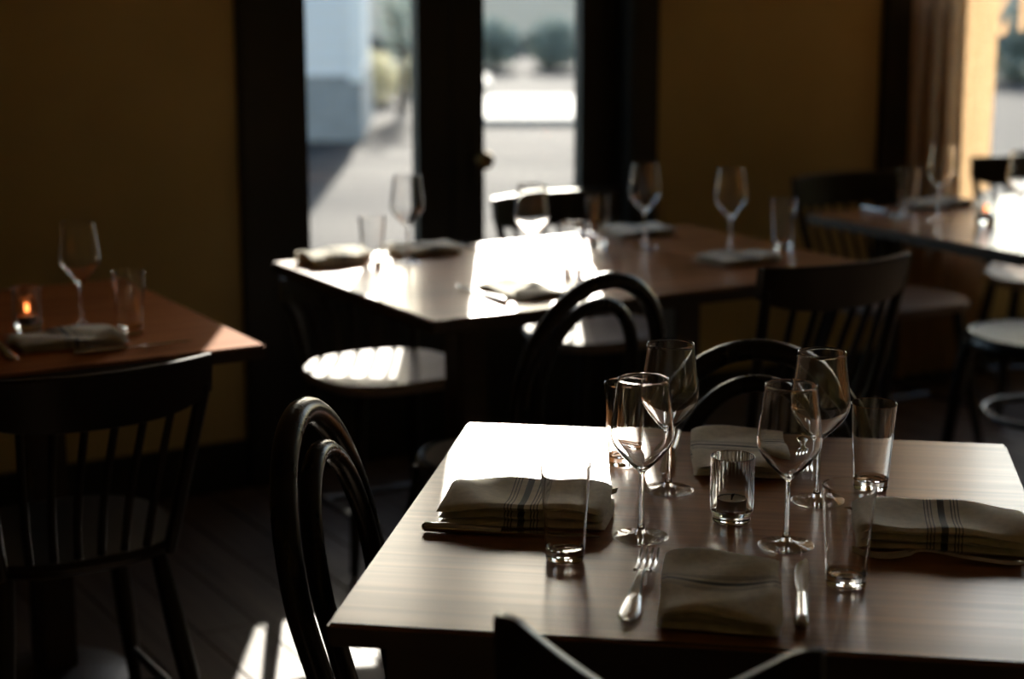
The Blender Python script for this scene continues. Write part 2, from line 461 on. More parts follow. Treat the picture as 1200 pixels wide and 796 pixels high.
# curtain at the left side of the window
bm = BM(); cols = []
NU, NZ = 90, 14
for a in range(NU + 1):
    col_ = []
    for b in range(NZ + 1):
        t = a / NU; z = 0.06 + b / NZ * 2.76
        amp = 0.026 * (0.75 + 0.25 * math.sin(b * 0.8))
        u_ = 2.14 + t * 0.381
        n_ = -0.10 - amp * math.sin(t * 2 * PI * 5.5 + 0.25 * math.sin(b * 0.5)) - 0.008 * math.sin(t * 31 + b * 0.4)
        col_.append(bm.verts.new((u_, n_, z)))
    cols.append(col_)
for a in range(NU):
    for b in range(NZ):
        bm.faces.new((cols[a][b], cols[a+1][b], cols[a+1][b+1], cols[a][b+1]))
bmesh.ops.solidify(bm, geom=bm.faces[:], thickness=0.0025)
cu = obj('curtain', bm, M['curtain'], None, True, room[0], (0, 0, PHI))
tag(cu, 'ochre curtain hanging in folds at the left of the window', 'curtain')
cr = thing('curtain_rod', 'dark curtain rod above the window on the right', 'rod', room[0], PHI)
obj('pole', tube([(2.10, -0.10, 2.86), (4.7, -0.10, 2.86)], 0.012), M['door'], cr)
for x_ in (2.12, 4.68):
    obj('bracket', tube([(x_, -0.10, 2.86), (x_, -0.03, 2.86), (x_, 0.0, 2.83)], 0.007), M['door'], cr)

# ---------------------------------------------------------------- outdoors
g = obj('ground', box(-60, 60, 0, 70, -0.20, -0.10), M['asphalt'], None, False, (0, 5.35, 0))
tag(g, 'pale grey asphalt yard outside the door', None, None, 'structure')
gx = obj('ground', box(RU0 - 6, RU1 + 6, WT, 9.0, -0.205, -0.101), M['asphalt'], None, False, room[0], (0, 0, PHI))
tag(gx, 'grey asphalt strip along the building', None, None, 'structure')
sw = obj('sidewalk', box(-0.9, 2.3, 0, 2.6, -0.10, -0.03, bevel=0.02), M['concrete'], None, False, (0, 16.6, 0), (0, 0, R(1)))
tag(sw, 'sunlit pale concrete sidewalk across the yard', None, None, 'structure')
sw = obj('sidewalk', box(-2.1, -0.25, 0, 1.6, -0.10, -0.03, bevel=0.02), M['concrete'], None, False, (0, 21.0, 0), (0, 0, R(1)))
tag(sw, 'bright concrete pad beside the shrubs', None, None, 'structure')

hs = thing('clapboard_house', 'pale blue clapboard house across the yard, left of the door view', 'building', (-1.25, 15.2, -0.10), R(2))
obj('foundation', box(-8, 0.0, 0.02, 2.2, 0, 0.55, bevel=0.01), M['foundation'], hs, False)
obj('wall', box(-7.98, -0.02, 0.04, 2.18, 0.55, 3.75), M['siding'], hs, False)
bm = BM()
vsx = [(-8.0, 0.035, 0.0), (-0.0, 0.035, 0.0), (-0.0, 0.005, 0.0), (-8.0, 0.005, 0.0), (-8.0, 0.035, 0.135), (0.0, 0.035, 0.135), (0.0, 0.026, 0.135), (-8.0, 0.026, 0.135)]
vv = [bm.verts.new(v) for v in vsx]
for q in ((0, 1, 2, 3), (4, 7, 6, 5), (3, 2, 6, 7), (0, 4, 5, 1), (0, 3, 7, 4), (1, 5, 6, 2)): bm.faces.new([vv[j] for j in q])
cme = bpy.data.meshes.new('clapboard'); bm.to_mesh(cme); bm.free(); cme.materials.append(M['siding'])
for j in range(24):
    obj('clapboard', cme, None, hs, loc=(0, 0, 0.55 + j * 0.13))
obj('corner_board', box(-0.10, 0.02, -0.01, 0.10, 0.5, 3.7, bevel=0.004), M['carpaint'], hs, False)
bm = BM()
add_box(bm, -8.3, 0.3, -0.3, 2.5, 3.7, 3.82)
for v in bm.verts:
    if v.co.z > 3.75 : v.co.z += 0.0
obj('roof', bm, M['roof'], hs, False)

def foliage(n, rx, ry, rz, s, zc, seed):
    rnd = random.Random(seed); bm = BM()
    for _ in range(n):
        a = rnd.random() * 2 * PI; b = math.acos(rnd.uniform(-1, 1)); r = rnd.random() ** 0.4
        c = Vector((rx * r * math.sin(b) * math.cos(a), ry * r * math.sin(b) * math.sin(a), zc + rz * r * math.cos(b)))
        m = Matrix.Rotation(rnd.random() * 6.28, 3, 'Z') @ Matrix.Rotation(rnd.random() * 3.14, 3, 'X')
        l = s * rnd.uniform(0.6, 1.2)
        vs4 = [bm.verts.new(c + m @ Vector(q)) for q in ((-l, 0, 0), (0, -l * 0.45, l * 0.1), (l, 0, 0), (0, l * 0.45, l * 0.1))]
        bm.faces.new(vs4)
    return bm
def shrub(name, loc, n, rx, ry, rz, s, mat, label, seed, stem=None, group=None):
    t = thing(name, label, 'shrub' if 'shrub' in name or 'hedge' in name else 'tree', (loc[0], loc[1], -0.10), 0)
    if group: t['group'] = group
    zc = rz * 0.95 if stem is None else stem + rz * 0.7
    f_ = obj('foliage', foliage(n, rx, ry, rz, s, zc, seed), M[mat], t, False)
    bm = BM()
    rnd = random.Random(seed)
    h = zc
    add_tube(bm, [(0, 0, 0), (0.02, 0, h * 0.5), (0, 0.01, h)], [0.05, 0.04, 0.02], 8)
    for _ in range(5):
        a = rnd.random() * 6.28
        add_tube(bm, [(0, 0, h * 0.5), (rx * 0.4 * math.cos(a), ry * 0.4 * math.sin(a), h * 0.9), (rx * 0.7 * math.cos(a), ry * 0.7 * math.sin(a), h * 1.1)], [0.022, 0.015, 0.006], 6)
    obj('trunk', bm, M['bark'], t)
    return t
shrub('sapling_tree', (-1.08, 18.1), 330, 0.24, 0.24, 0.60, 0.055, 'leaf', 'thin dark sapling beside the corner of the blue house', 3, stem=0.55)
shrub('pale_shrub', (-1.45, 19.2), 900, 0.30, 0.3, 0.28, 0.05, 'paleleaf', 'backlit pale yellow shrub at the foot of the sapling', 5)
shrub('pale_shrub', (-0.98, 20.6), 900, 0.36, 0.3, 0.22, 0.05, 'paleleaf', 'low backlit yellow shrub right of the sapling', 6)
for j, (hx, lab) in enumerate(((-0.25, 'leftmost dark hedge bush seen through the right door leaf'), (0.55, 'middle dark hedge bush seen through the right door leaf'), (1.35, 'rightmost dark hedge bush seen through the right door leaf'))):
    shrub('hedge_shrub', (hx, 24.6 + 0.1 * j), 1200, 0.38, 0.35, 0.36, 0.06, 'leaf', lab, 20 + j, group='hedge bushes beyond the sidewalk')
for j, (hx, lab) in enumerate(((6.2, 'leafy green bush seen past the curtain, nearest to it'), (7.9, 'second leafy green bush beyond the window'), (9.6, 'green bush beyond the window, farthest right'))):
    shrub('hedge_shrub', (hx, 22.5), 1600, 0.78, 0.6, 0.55, 0.08, 'leaf', lab, 30 + j, group='bushes beyond the window')
tb = thing('tan_building', 'tan rendered building far behind the yard', 'building', (0, 34, -0.10), 0)
obj('wall', box(-9, 11, 0, 7, 0, 2.55), M['tan'], tb, False)
obj('roof', box(-9.3, 11.3, -0.3, 7.3, 2.55, 2.72), M['roof'], tb, False)
for x_ in (-3.4, -0.4, 3.2, 6.4):
    w_ = obj('window', box(x_, x_ + 1.2, -0.04, 0.04, 1.0, 2.1, bevel=0.01), M['carpaint'], tb, False)
    obj('pane', box(x_ + 0.08, x_ + 1.12, -0.05, -0.03, 1.08, 2.02), M['winglass'], w_, False)

# ---------------------------------------------------------------- tables
def make_table(loc, rz, L_, D_, label, q=0.20, zb=0.672, cols=(0.30, 0.90), mat='top'):
    """origin at the front left corner of the top, on the floor"""
    t = thing('dining_table', label, 'table', (loc[0], loc[1], 0), rz, 'dining tables')
    obj('tabletop', box(0, L_, 0, D_, 0.722, 0.75, bevel=0.004, seg=3), M[mat], t)
    tp = t.children[0].data; tp.materials.append(M['frame_wood'])
    for p_ in tp.polygons:
        if p_.normal.z < 0.5: p_.material_index = 1
    ins = 0.045
    for a_ in ((q, L_ - q, q, q + 0.022), (q, L_ - q, D_ - q - 0.022, D_ - q), (q, q + 0.022, q + 0.022, D_ - q - 0.022), (L_ - q - 0.022, L_ - q, q + 0.022, D_ - q - 0.022)):
        obj('apron', box(*a_, zb, 0.722), M['frame_wood'], t, False)
    for cx in cols:
        bm = box(cx - 0.038, cx + 0.038, D_ / 2 - 0.038, D_ / 2 + 0.038, 0.02, 0.722, bevel=0.006)
        c_ = obj('pedestal', bm, M['frame_wood'], t, False)
        o = obj('foot_plate', lathe([(0, 0.0), (0.15, 0.0), (0.155, 0.006), (0.13, 0.018), (0.06, 0.032), (0, 0.036)], 36), M['frame_wood'], c_)
        o.location = (cx, D_ / 2, 0.0)
    return t
A1 = R(-8.85)
T1 = Vector((-0.206, 1.899)); make_table(T1, A1, 0.825, 0.885, 'square brown wooden dining table in the foreground, set for four', 0.055, 0.63, (0.4125,))
T2 = Vector((-0.157, 3.564)); make_table(T2, PHI, 1.22, 0.823, 'long sunlit wooden dining table in front of the glazed door')
T3c = Vector((-0.463, 3.347)); T3 = T3c - U * 1.22; make_table(T3, PHI, 1.22, 0.823, 'brown wooden table at the left edge, only one corner in sun', mat='top_matte')
T4c = Vector((0.831, 5.088)); T4 = T4c - NN * 0.823; make_table(T4, PHI, 1.22, 0.823, 'dark wooden dining table at the right, beside the curtained window', cols=(0.74,))
E1 = Vector((math.cos(A1), math.sin(A1))); G1 = Vector((-E1.y, E1.x))
def t1(e, g_): p = T1 + E1 * e + G1 * g_; return p

# ---------------------------------------------------------------- chairs
def hoop_path(w, ztop, zmid, base, lean, n=28):
    """right foot -> over the top -> left foot; base: list of (x, y, z) for the right side below the arc"""
    pts = spline(base + [(w, base[-1][1] - lean * (zmid - base[-1][2]), zmid)], 5)
    y0 = pts[-1][1]
    arc = []
    for k in range(1, n):
        a = PI * k / n
        z = zmid + (ztop - zmid) * math.sin(a)
        arc.append((w * math.cos(a), y0 - lean * (z - zmid), z))
    left = [(-x, y, z) for x, y, z in reversed(pts)]
    return pts + arc + left

def make_bentwood(label, seat_mat='seat'):
    t = thing('bentwood_chair', label, 'chair', group='bentwood hoop-back chairs')
    sr = lathe([(0, 0.425), (0.185, 0.425), (0.203, 0.432), (0.207, 0.443), (0.203, 0.454), (0.192, 0.458), (0.186, 0.453), (0, 0.450)], 40)
    for v in sr.verts: v.co.y += 0.0
    obj('seat', lathe([(0, 0.449), (0.10, 0.450), (0.160, 0.453), (0.186, 0.457), (0.186, 0.445), (0, 0.440)], 40), M[seat_mat], t)
    obj('seat_ring', lathe([(0.182, 0.425), (0.203, 0.430), (0.208, 0.443), (0.203, 0.456), (0.193, 0.461), (0.186, 0.457), (0.182, 0.44), (0.182, 0.425)], 40), M['bent'], t)
    hp = hoop_path(0.185, 0.88, 0.665, [(0.205, -0.27, 0.0), (0.185, -0.225, 0.22), (0.172, -0.200, 0.45)], 0.22)
    n = len(hp)
    obj('back_hoop', tube(hp, [0.0150 + 0.0030 * math.sin(PI * i_ / (n - 1)) for i_ in range(n)], 12), M['bent'], t)
    ip = hoop_path(0.128, 0.828, 0.66, [(0.085, -0.185, 0.445), (0.108, -0.205, 0.54)], 0.22)
    obj('inner_hoop', tube(ip, 0.0145, 12), M['bent'], t)
    for s in (-1, 1):
        obj('leg', tube(spline([(s * 0.150, 0.120, 0.432), (s * 0.165, 0.140, 0.30), (s * 0.185, 0.175, 0.0)], 4), [0.020] * 2 + [0.019] * 3 + [0.016] * 2 + [0.013] * 2, 12), M['bent'], t)
    ring = [(0.160 * math.cos(2 * PI * k_ / 40), -0.02 + 0.168 * math.sin(2 * PI * k_ / 40), 0.255) for k_ in range(40)]
    obj('stretcher_ring', tube(ring, 0.009, 10, closed=True), M['bent'], t)
    return t

def make_spindle(label, ztop=0.80, seat='seat', dip=0.0, hw=0.20, crest_h=0.10, nsp=6, horn=0.0, bow=0.055, name='spindle_chair', group='spindle-back chairs'):
    t = thing(name, label, 'chair', group=group)
    # saddle seat: rounded shield outline
    bm = BM(); prof = []
    NSEG = 48
    def outline(k_, f):
        a = 2 * PI * k_ / NSEG
        ex = 0.72
        cx_, sy_ = math.cos(a), math.sin(a)
        x_ = 0.205 * math.copysign(abs(cx_) ** ex, cx_) * (1.0 + 0.06 * sy_)
        y_ = 0.195 * math.copysign(abs(sy_) ** ex, sy_)
        return x_ * f, y_ * f
    levels = [(0.0, 0.420), (0.88, 0.420), (0.98, 0.430), (1.0, 0.441), (0.97, 0.452), (0.8, 0.449), (0.4, 0.442), (0.0, 0.441)]
    rings = []
    for f, z in levels:
        if f == 0: rings.append([bm.verts.new((0, 0, z))])
        else: rings.append([bm.verts.new((*outline(k_, f), z)) for k_ in range(NSEG)])
    for A, B in zip(rings, rings[1:]):
        for k_ in range(NSEG):
            k2 = (k_ + 1) % NSEG
            if len(A) == 1: bm.faces.new((A[0], B[k2], B[k_]))
            elif len(B) == 1: bm.faces.new((A[k_], A[k2], B[0]))
            else: bm.faces.new((A[k_], A[k2], B[k2], B[k_]))
    obj('seat', bm, M[seat], t)
    # curved crest rail
    zb = ztop - crest_h
    yb = -0.185 - 0.16 * (zb - 0.45)
    bm = BM(); NC = 24; secs = []
    for k_ in range(NC + 1):
        s = -1 + 2 * k_ / NC
        x_ = s * hw; yc = yb + bow * (s * s - 1) + 0.010
        top = ztop - dip * (1 - min(1.0, abs(s) / 0.86) ** 1.2) + horn * max(0, abs(s) - 0.8) / 0.2
        bot = zb + 0.012 * (1 - s * s) * 0 + (0.03 * abs(s) ** 4)
        if dip: bot = min(bot, top - 0.05)
        th = 0.011
        tz = 0.16
        sec = []
        for yy, zz in ((-th, bot + 0.004), (-th, top - 0.005), (-th * 0.5, top), (th * 0.5, top), (th, top - 0.005), (th, bot + 0.004), (0, bot)):
            sec.append(bm.verts.new((x_, yc + yy - tz * (zz - zb), zz)))
        secs.append(sec)
    for A, B in zip(secs, secs[1:]):
        for q in range(7):
            bm.faces.new((A[q], A[(q + 1) % 7], B[(q + 1) % 7], B[q]))
    bm.faces.new(secs[0][::-1]); bm.faces.new(secs[-1])
    bmesh.ops.recalc_face_normals(bm, faces=bm.faces[:])
    obj('crest_rail', bm, M['spindle'], t)
    def yat(s): return yb + bow * (s * s - 1) + 0.010
    for s in (-1, 1):
        obj('back_post', tube(spline([(s * 0.150, -0.150, 0.430), (s * 0.168, -0.185, 0.56), (s * (hw - 0.018), yat(0.9), zb + 0.02), (s * (hw - 0.016), yat(0.9) - 0.006, zb + 0.05)], 4), 0.0125, 10), M['spindle'], t)
    for k_ in range(nsp):
        s = -0.62 + 1.24 * k_ / (nsp - 1)
        obj('spindle', tube(spline([(s * 0.165, -0.168 + 0.02 * s * s, 0.432), (s * 0.185, -0.19, 0.55), (s * hw, yat(s), zb + 0.015)], 4), 0.0075, 8), M['spindle'], t)
    legp = {}
    for sx in (-1, 1):
        for sy in (-1, 1):
            a = (sx * 0.135, sy * 0.130, 0.425); b = (sx * 0.195, sy * 0.20 + (-0.02 if sy < 0 else 0), 0.0)
            P = [tuple(a[i_] + (b[i_] - a[i_]) * q for i_ in range(3)) for q in (0, 0.25, 0.5, 0.7, 1)]
            obj('leg', tube(P, [0.014, 0.018, 0.019, 0.016, 0.011], 10), M['spindle'], t)
            legp[sx, sy] = P[2], P[3]
    for sx in (-1, 1):
        obj('stretcher', tube([legp[sx, -1][1], tuple((p + q) / 2 for p, q in zip(legp[sx, -1][1], legp[sx, 1][1])), legp[sx, 1][1]], [0.007, 0.010, 0.007], 8), M['spindle'], t)
    mid = [tuple((p + q) / 2 for p, q in zip(legp[sx, -1][1], legp[sx, 1][1])) for sx in (-1, 1)]
    obj('stretcher', tube([mid[0], mid[1]], 0.008, 8), M['spindle'], t)
    return t

def face(v): return math.atan2(v[1], v[0]) - PI / 2      # chair +Y turned to face direction v
# bentwood chairs
def place(o, p, rz, s=1.0):
    o.location = (p[0], p[1], 0); o.rotation_euler = (0, 0, rz); o.scale = (s, s, s)
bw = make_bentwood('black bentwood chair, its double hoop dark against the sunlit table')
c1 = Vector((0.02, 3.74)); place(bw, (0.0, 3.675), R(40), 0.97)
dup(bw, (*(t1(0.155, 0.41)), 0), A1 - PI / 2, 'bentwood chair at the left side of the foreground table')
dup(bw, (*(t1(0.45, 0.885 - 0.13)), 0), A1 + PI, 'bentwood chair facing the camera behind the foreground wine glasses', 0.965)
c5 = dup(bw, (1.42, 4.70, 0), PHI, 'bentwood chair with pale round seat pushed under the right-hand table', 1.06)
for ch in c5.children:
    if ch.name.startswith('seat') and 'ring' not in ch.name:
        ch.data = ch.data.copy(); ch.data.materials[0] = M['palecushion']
# spindle chairs
def shaded_seat(root):  # dark wood stands in for shade on seats out of the sun
    for ch in root.children:
        if ch.name.split('.')[0] == 'seat':
            ch.data = ch.data.copy(); ch.data.materials[0] = M['spindle']
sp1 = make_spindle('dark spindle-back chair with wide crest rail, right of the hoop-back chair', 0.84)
place(sp1, (0.565, 3.985), PHI); shaded_seat(sp1)
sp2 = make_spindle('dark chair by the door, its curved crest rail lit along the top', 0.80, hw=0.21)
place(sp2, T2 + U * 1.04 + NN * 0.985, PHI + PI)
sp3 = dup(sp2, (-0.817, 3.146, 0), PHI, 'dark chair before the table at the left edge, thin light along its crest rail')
shaded_seat(sp3)
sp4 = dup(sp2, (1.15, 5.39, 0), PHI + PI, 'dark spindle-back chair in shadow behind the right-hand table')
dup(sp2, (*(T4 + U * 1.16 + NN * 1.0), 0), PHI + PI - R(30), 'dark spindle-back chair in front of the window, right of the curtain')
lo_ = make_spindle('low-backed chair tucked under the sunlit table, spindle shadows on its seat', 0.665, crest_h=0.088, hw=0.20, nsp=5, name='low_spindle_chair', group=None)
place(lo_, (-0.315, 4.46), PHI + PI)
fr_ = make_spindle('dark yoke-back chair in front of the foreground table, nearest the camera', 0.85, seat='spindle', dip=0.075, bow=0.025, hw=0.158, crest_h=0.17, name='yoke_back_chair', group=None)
place(fr_, (0.205, 1.85), A1 - R(8))

# ---------------------------------------------------------------- glassware
def split_lathe(parts, n=48, mat='glass', parent=None, rib=None):
    for name, prof in parts:
        obj(name, lathe(prof, n, rib), M[mat], parent)

def make_wine(label):
    t = thing('wine_glass', label, 'wine glass', group='stemmed wine glasses')
    H = 0.207
    outer = spline([(0.0040, 0.084), (0.0060, 0.0875), (0.0160, 0.097), (0.0290, 0.111), (0.0375, 0.124), (0.0402, 0.136), (0.0385, 0.156), (0.0350, 0.182), (0.0320, H)], 4)
    w = 0.0011
    inner = spline([(0.0311, H), (0.0340, 0.182), (0.0374, 0.156), (0.0391, 0.136), (0.0362, 0.1245), (0.0275, 0.1125), (0.0145, 0.0995), (0.0050, 0.0925), (0.0, 0.0915)], 4)
    bowl = outer + [(0.0317, H + 0.0004)] + inner
    stem = spline([(0.0075, 0.0075), (0.0048, 0.014), (0.0036, 0.028), (0.0034, 0.055), (0.0036, 0.075), (0.0040, 0.084)], 4)
    foot = [(0.0, 0.0012), (0.020, 0.0010), (0.0335, 0.0), (0.0352, 0.0008), (0.0350, 0.0018), (0.030, 0.0026), (0.018, 0.0040), (0.0110, 0.0056), (0.0075, 0.0075)]
    split_lathe((('bowl', bowl), ('stem', stem)), 48, 'glass', t)
    obj('foot', lathe(foot, 48), M['foot'], t)
    return t

def make_tumbler(label):
    t = thing('water_tumbler', label, 'glass', group='tall water tumblers')
    H = 0.122
    wall = [(0.0235, 0.004), (0.0250, 0.030), (0.0280, 0.075), (0.0315, H - 0.0006), (0.0309, H), (0.0303, H - 0.0006), (0.0267, 0.075), (0.0238, 0.034), (0.0228, 0.017)]
    base = [(0.0228, 0.017), (0.0200, 0.0135), (0.0110, 0.0118), (0.0, 0.0115)]
    under = [(0.0, 0.0018), (0.016, 0.0012), (0.0205, 0.0), (0.0228, 0.0010), (0.0235, 0.004)]
    obj('wall', lathe(wall, 48), M['glass'], t)
    bm = lathe(under, 48)
    b2 = lathe(base, 48)
    me_ = bpy.data.meshes.new('tmp'); b2.to_mesh(me_); b2.free(); bm.from_mesh(me_); bpy.data.meshes.remove(me_)
    obj('base', bm, M['glass'], t)
    return t

def make_votive(label):
    t = thing('ribbed_votive_glass', label, 'candle glass', group='ribbed votive glasses')
    H = 0.088; NR = 36
    prof = [(0.0, 0.0012), (0.019, 0.0008), (0.0225, 0.0), (0.0248, 0.002), (0.0252, 0.010), (0.0262, 0.0125), (0.0280, 0.017),
            (0.0283, 0.030), (0.0284, 0.060), (0.0285, H - 0.003), (0.0283, H - 0.0006), (0.0274, H), (0.0265, H - 0.0006),
            (0.0262, H - 0.004), (0.0260, 0.060), (0.0258, 0.030), (0.0255, 0.020), (0.0240, 0.0165), (0.012, 0.015), (0.0, 0.0148)]
    def rib(a, i_):
        if 6 <= i_ <= 9: return 1 + 0.045 * (abs(math.sin(a * NR / 2)) - 0.6)
        return 1.0
    obj('wall', lathe(prof[3:17], NR * 8, rib), M['ribglass'], t)
    bm = lathe(prof[:4], NR * 8); b2 = lathe(prof[16:], NR * 8)
    me_ = bpy.data.meshes.new('tmp'); b2.to_mesh(me_); b2.free(); bm.from_mesh(me_); bpy.data.meshes.remove(me_)
    obj('base', bm, M['ribglass'], t)
    return t

def make_tealight(label, lit):
    t = thing('tea_light', label, 'candle', group=None)
    obj('cup', lathe([(0, 0), (0.0185, 0), (0.0192, 0.001), (0.0192, 0.016), (0.0188, 0.016), (0.0186, 0.012), (0.0, 0.012)], 32), M['tin'], t)
    obj('wax', lathe([(0, 0.0122), (0.0180, 0.0124), (0.0186, 0.0142), (0.015, 0.0136), (0.004, 0.0130), (0, 0.0132)], 32), M['wax'], t)
    obj('wick', tube([(0, 0, 0.013), (0.0005, 0, 0.018), (0.002, 0, 0.022)], 0.0008, 6), M['wick'], t)
    if lit:
        obj('flame', lathe(spline([(0.0, 0.019), (0.0036, 0.024), (0.0046, 0.029), (0.0030, 0.036), (0.0, 0.045)], 4), 16), M['flame'], t)
    return t

ZT = 0.7505
wine = make_wine('front wine glass of the left pair, foot beside the fork tines'); wine.location = (*at(751, 630), ZT)
def W(px, py, label, h=0.75): return dup(wine, (*at(px, py, h), ZT), random.random() * 6, label)
W(783, 575, 'rear wine glass of the left pair on the foreground table')
W(957, 588, 'rear wine glass of the right pair on the foreground table')
W(921, 640, 'front wine glass of the right pair, between votive and tumblers')
tum = make_tumbler('empty tumbler in front of the left-hand napkin'); tum.location = (*at(662, 656), ZT)
def TU(px, py, label): return dup(tum, (*at(px, py), ZT), random.random() * 6, label)
TU(732, 545, 'tumbler catching the sun at the back of the foreground table')
TU(1020, 573, 'tumbler at the far right of the foreground glasses')
TU(991, 686, 'tumbler beside the knife, before the right-hand napkin')
vot = make_votive('short ribbed votive glass in the middle of the foreground table'); vot.location = (*at(857, 611), ZT)
def VO(px, py, label): return dup(vot, (*at(px, py), ZT), random.random() * 6, label)
tl0 = make_tealight('unlit tea light inside the foreground ribbed glass', False); tl0.location = (*at(857, 611), ZT + 0.0157)
tl1 = make_tealight('burning tea light in the ribbed glass at the left edge', True)
tl1.location = (*at(33, 388), ZT + 0.0157)
dup(tl1, (*at(1155, 264), ZT + 0.0157), 0, 'burning tea light in the ribbed glass by the window')
# second table
W(478, 308, 'wine glass before the left door pane on the sunlit table')
W(623, 322, 'wine glass in front of the dark crest rail, in full sun')
W(755, 289, 'wine glass at the far right of the sunlit table, by the wall')
W(855, 297, 'wine glass nearest the spindle-back chair on the sunlit table')
TU(437, 315, 'tumbler standing left of the wine glass before the left pane')
TU(671, 323, 'tumbler in full sun beside the hoop-back chair')
TU(700, 287, 'tumbler in front of the crest rail, beside a white napkin')
TU(917, 291, 'dim tumbler above the crest rail of the spindle-back chair')
# third and fourth
W(97, 384, 'wine glass on the dark table at the left edge')
TU(153, 391, 'tumbler on the dark table at the left edge')
VO(33, 388, 'ribbed votive glass glowing orange at the left edge')
W(1100, 257, 'wine glass in front of the curtain on the right-hand table')
W(1194, 268, 'wine glass at the right edge before the window')
VO(1155, 264, 'ribbed votive glass on the right-hand table by the window')
TU(1063, 247, 'tumbler in shadow beside the curtain on the right-hand table')

# ---------------------------------------------------------------- napkins
def napkin_bm(seed, L_=0.215, Wd=0.135, Hn=0.026, drape=0.0):
    """folded linen rectangle: three thick folds with soft edges, long axis X"""
    rnd = random.Random(seed); bm = BM()
    ph = [rnd.random() * 6.28 for _ in range(6)]
    nl = 3
    for l in range(nl):
        NX, NY = 36, 22
        off = (rnd.uniform(-.0025, .0025), rnd.uniform(-.0025, .0025))
        lx, ly = L_ * (1 - 0.018 * (l == 1)), Wd * (1 - 0.025 * (l == 1))
        z0, z1 = Hn * l / nl, Hn * (l + 1) / nl
        def pt(i_, j_, top):
            s, t_ = i_ / NX * 2 - 1, j_ / NY * 2 - 1
            x_ = s * lx / 2 + off[0] + 0.003 * math.sin(2.2 * t_ + ph[0]) * abs(s) ** 3
            y_ = t_ * ly / 2 + off[1] + 0.003 * math.sin(2.0 * s + ph[1]) * abs(t_) ** 3
            e = max(abs(s), abs(t_)) if False else 1 - (1 - abs(s) ** 14) * (1 - abs(t_) ** 10)
            zm = (z0 + z1) / 2
            z_ = z1 - 0.0003 if top else z0 + 0.0003
            z_ = zm + (z_ - zm) * math.sqrt(max(0.0, 1 - e))
            wob = 0.0022 * math.sin(3.1 * s + ph[2]) * math.sin(2.3 * t_ + ph[3]) + 0.0014 * math.sin(6 * s + 3 * t_ + ph[4])
            if top or l > 0: z_ += wob * (z_ / Hn) * 1.5
            # soft hollow in the middle, rounded-down corners
            z_ -= (0.0045 * (1 - s * s) * (1 - t_ * t_) + 0.006 * (abs(s * t_)) ** 3) * (z_ / Hn)
            return (x_, y_, max(z_, 0.0002))
        T = [[bm.verts.new(pt(i_, j_, True)) for j_ in range(NY + 1)] for i_ in range(NX + 1)]
        B = [[bm.verts.new(pt(i_, j_, False)) for j_ in range(NY + 1)] for i_ in range(NX + 1)]
        for i_ in range(NX):
            for j_ in range(NY):
                bm.faces.new((T[i_][j_], T[i_+1][j_], T[i_+1][j_+1], T[i_][j_+1]))
                bm.faces.new((B[i_][j_], B[i_][j_+1], B[i_+1][j_+1], B[i_+1][j_]))
        for i_ in range(NX):
            bm.faces.new((T[i_][0], B[i_][0], B[i_+1][0], T[i_+1][0]))
            bm.faces.new((T[i_][NY], T[i_+1][NY], B[i_+1][NY], B[i_][NY]))
        for j_ in range(NY):
            bm.faces.new((T[0][j_], T[0][j_+1], B[0][j_+1], B[0][j_]))
            bm.faces.new((T[NX][j_], B[NX][j_], B[NX][j_+1], T[NX][j_+1]))
    return bm
nk = 0
def NA(p, rz, label, L_=0.215, Wd=0.135, Hn=0.026):
    global nk
    nk += 1
    o = obj('napkin', napkin_bm(nk * 7 + 1, L_, Wd, Hn), M['napkin'], None, True, (p[0], p[1], ZT), (0, 0, rz))
    return tag(o, label, 'napkin', 'folded striped napkins')
NA(t1(0.163, 0.425), A1 + R(1), 'folded striped linen napkin on the left side of the foreground table', Hn=0.034)
NA(t1(0.428, 0.135), A1 + PI / 2, 'folded linen napkin at the front edge, nearest the camera', Hn=0.028)
NA(t1(0.428, 0.740), A1 + PI / 2 + R(3), 'folded linen napkin at the back edge behind the ribbed votive', Hn=0.022)
NA(t1(0.695, 0.405), A1 - R(1), 'folded dark-striped napkin at the right side of the foreground table', Hn=0.034)
def npx(px, py): return at(px, py)
def tl(T_, u_, n_): return T_ + U * u_ + NN * n_
NA(tl(T2, 0.125, 0.735), PHI, 'white napkin at the far left corner of the sunlit table', 0.16, 0.115, 0.030)
NA(tl(T2, 0.37, 0.748), PHI, 'folded napkin behind the wine glass before the left pane', 0.17, 0.11, 0.024)
NA(tl(T2, 0.315, 0.19), PHI + PI / 2, 'sunlit napkin in front of the hoop-back chair', 0.2, 0.125, 0.014)
NA(tl(T2, 0.99, 0.735), PHI, 'napkin at the far side of the sunlit table beside the crest rail', 0.17, 0.12, 0.022)
NA(tl(T2, 0.96, 0.262), PHI, 'dim napkin at the right end of the sunlit table', 0.18, 0.118, 0.02)
NA(tl(T3, 0.902, 0.204), PHI, 'rumpled grey napkin on the dark table at the left edge', 0.2, 0.125, 0.02)
NA(tl(T4, 0.42, 0.745), PHI, 'napkin in shadow beside the curtain on the right-hand table', 0.2, 0.12, 0.02)
NA(tl(T4, 0.47, 0.30), PHI, 'napkin at the right edge of the right-hand table', 0.19, 0.12, 0.016)

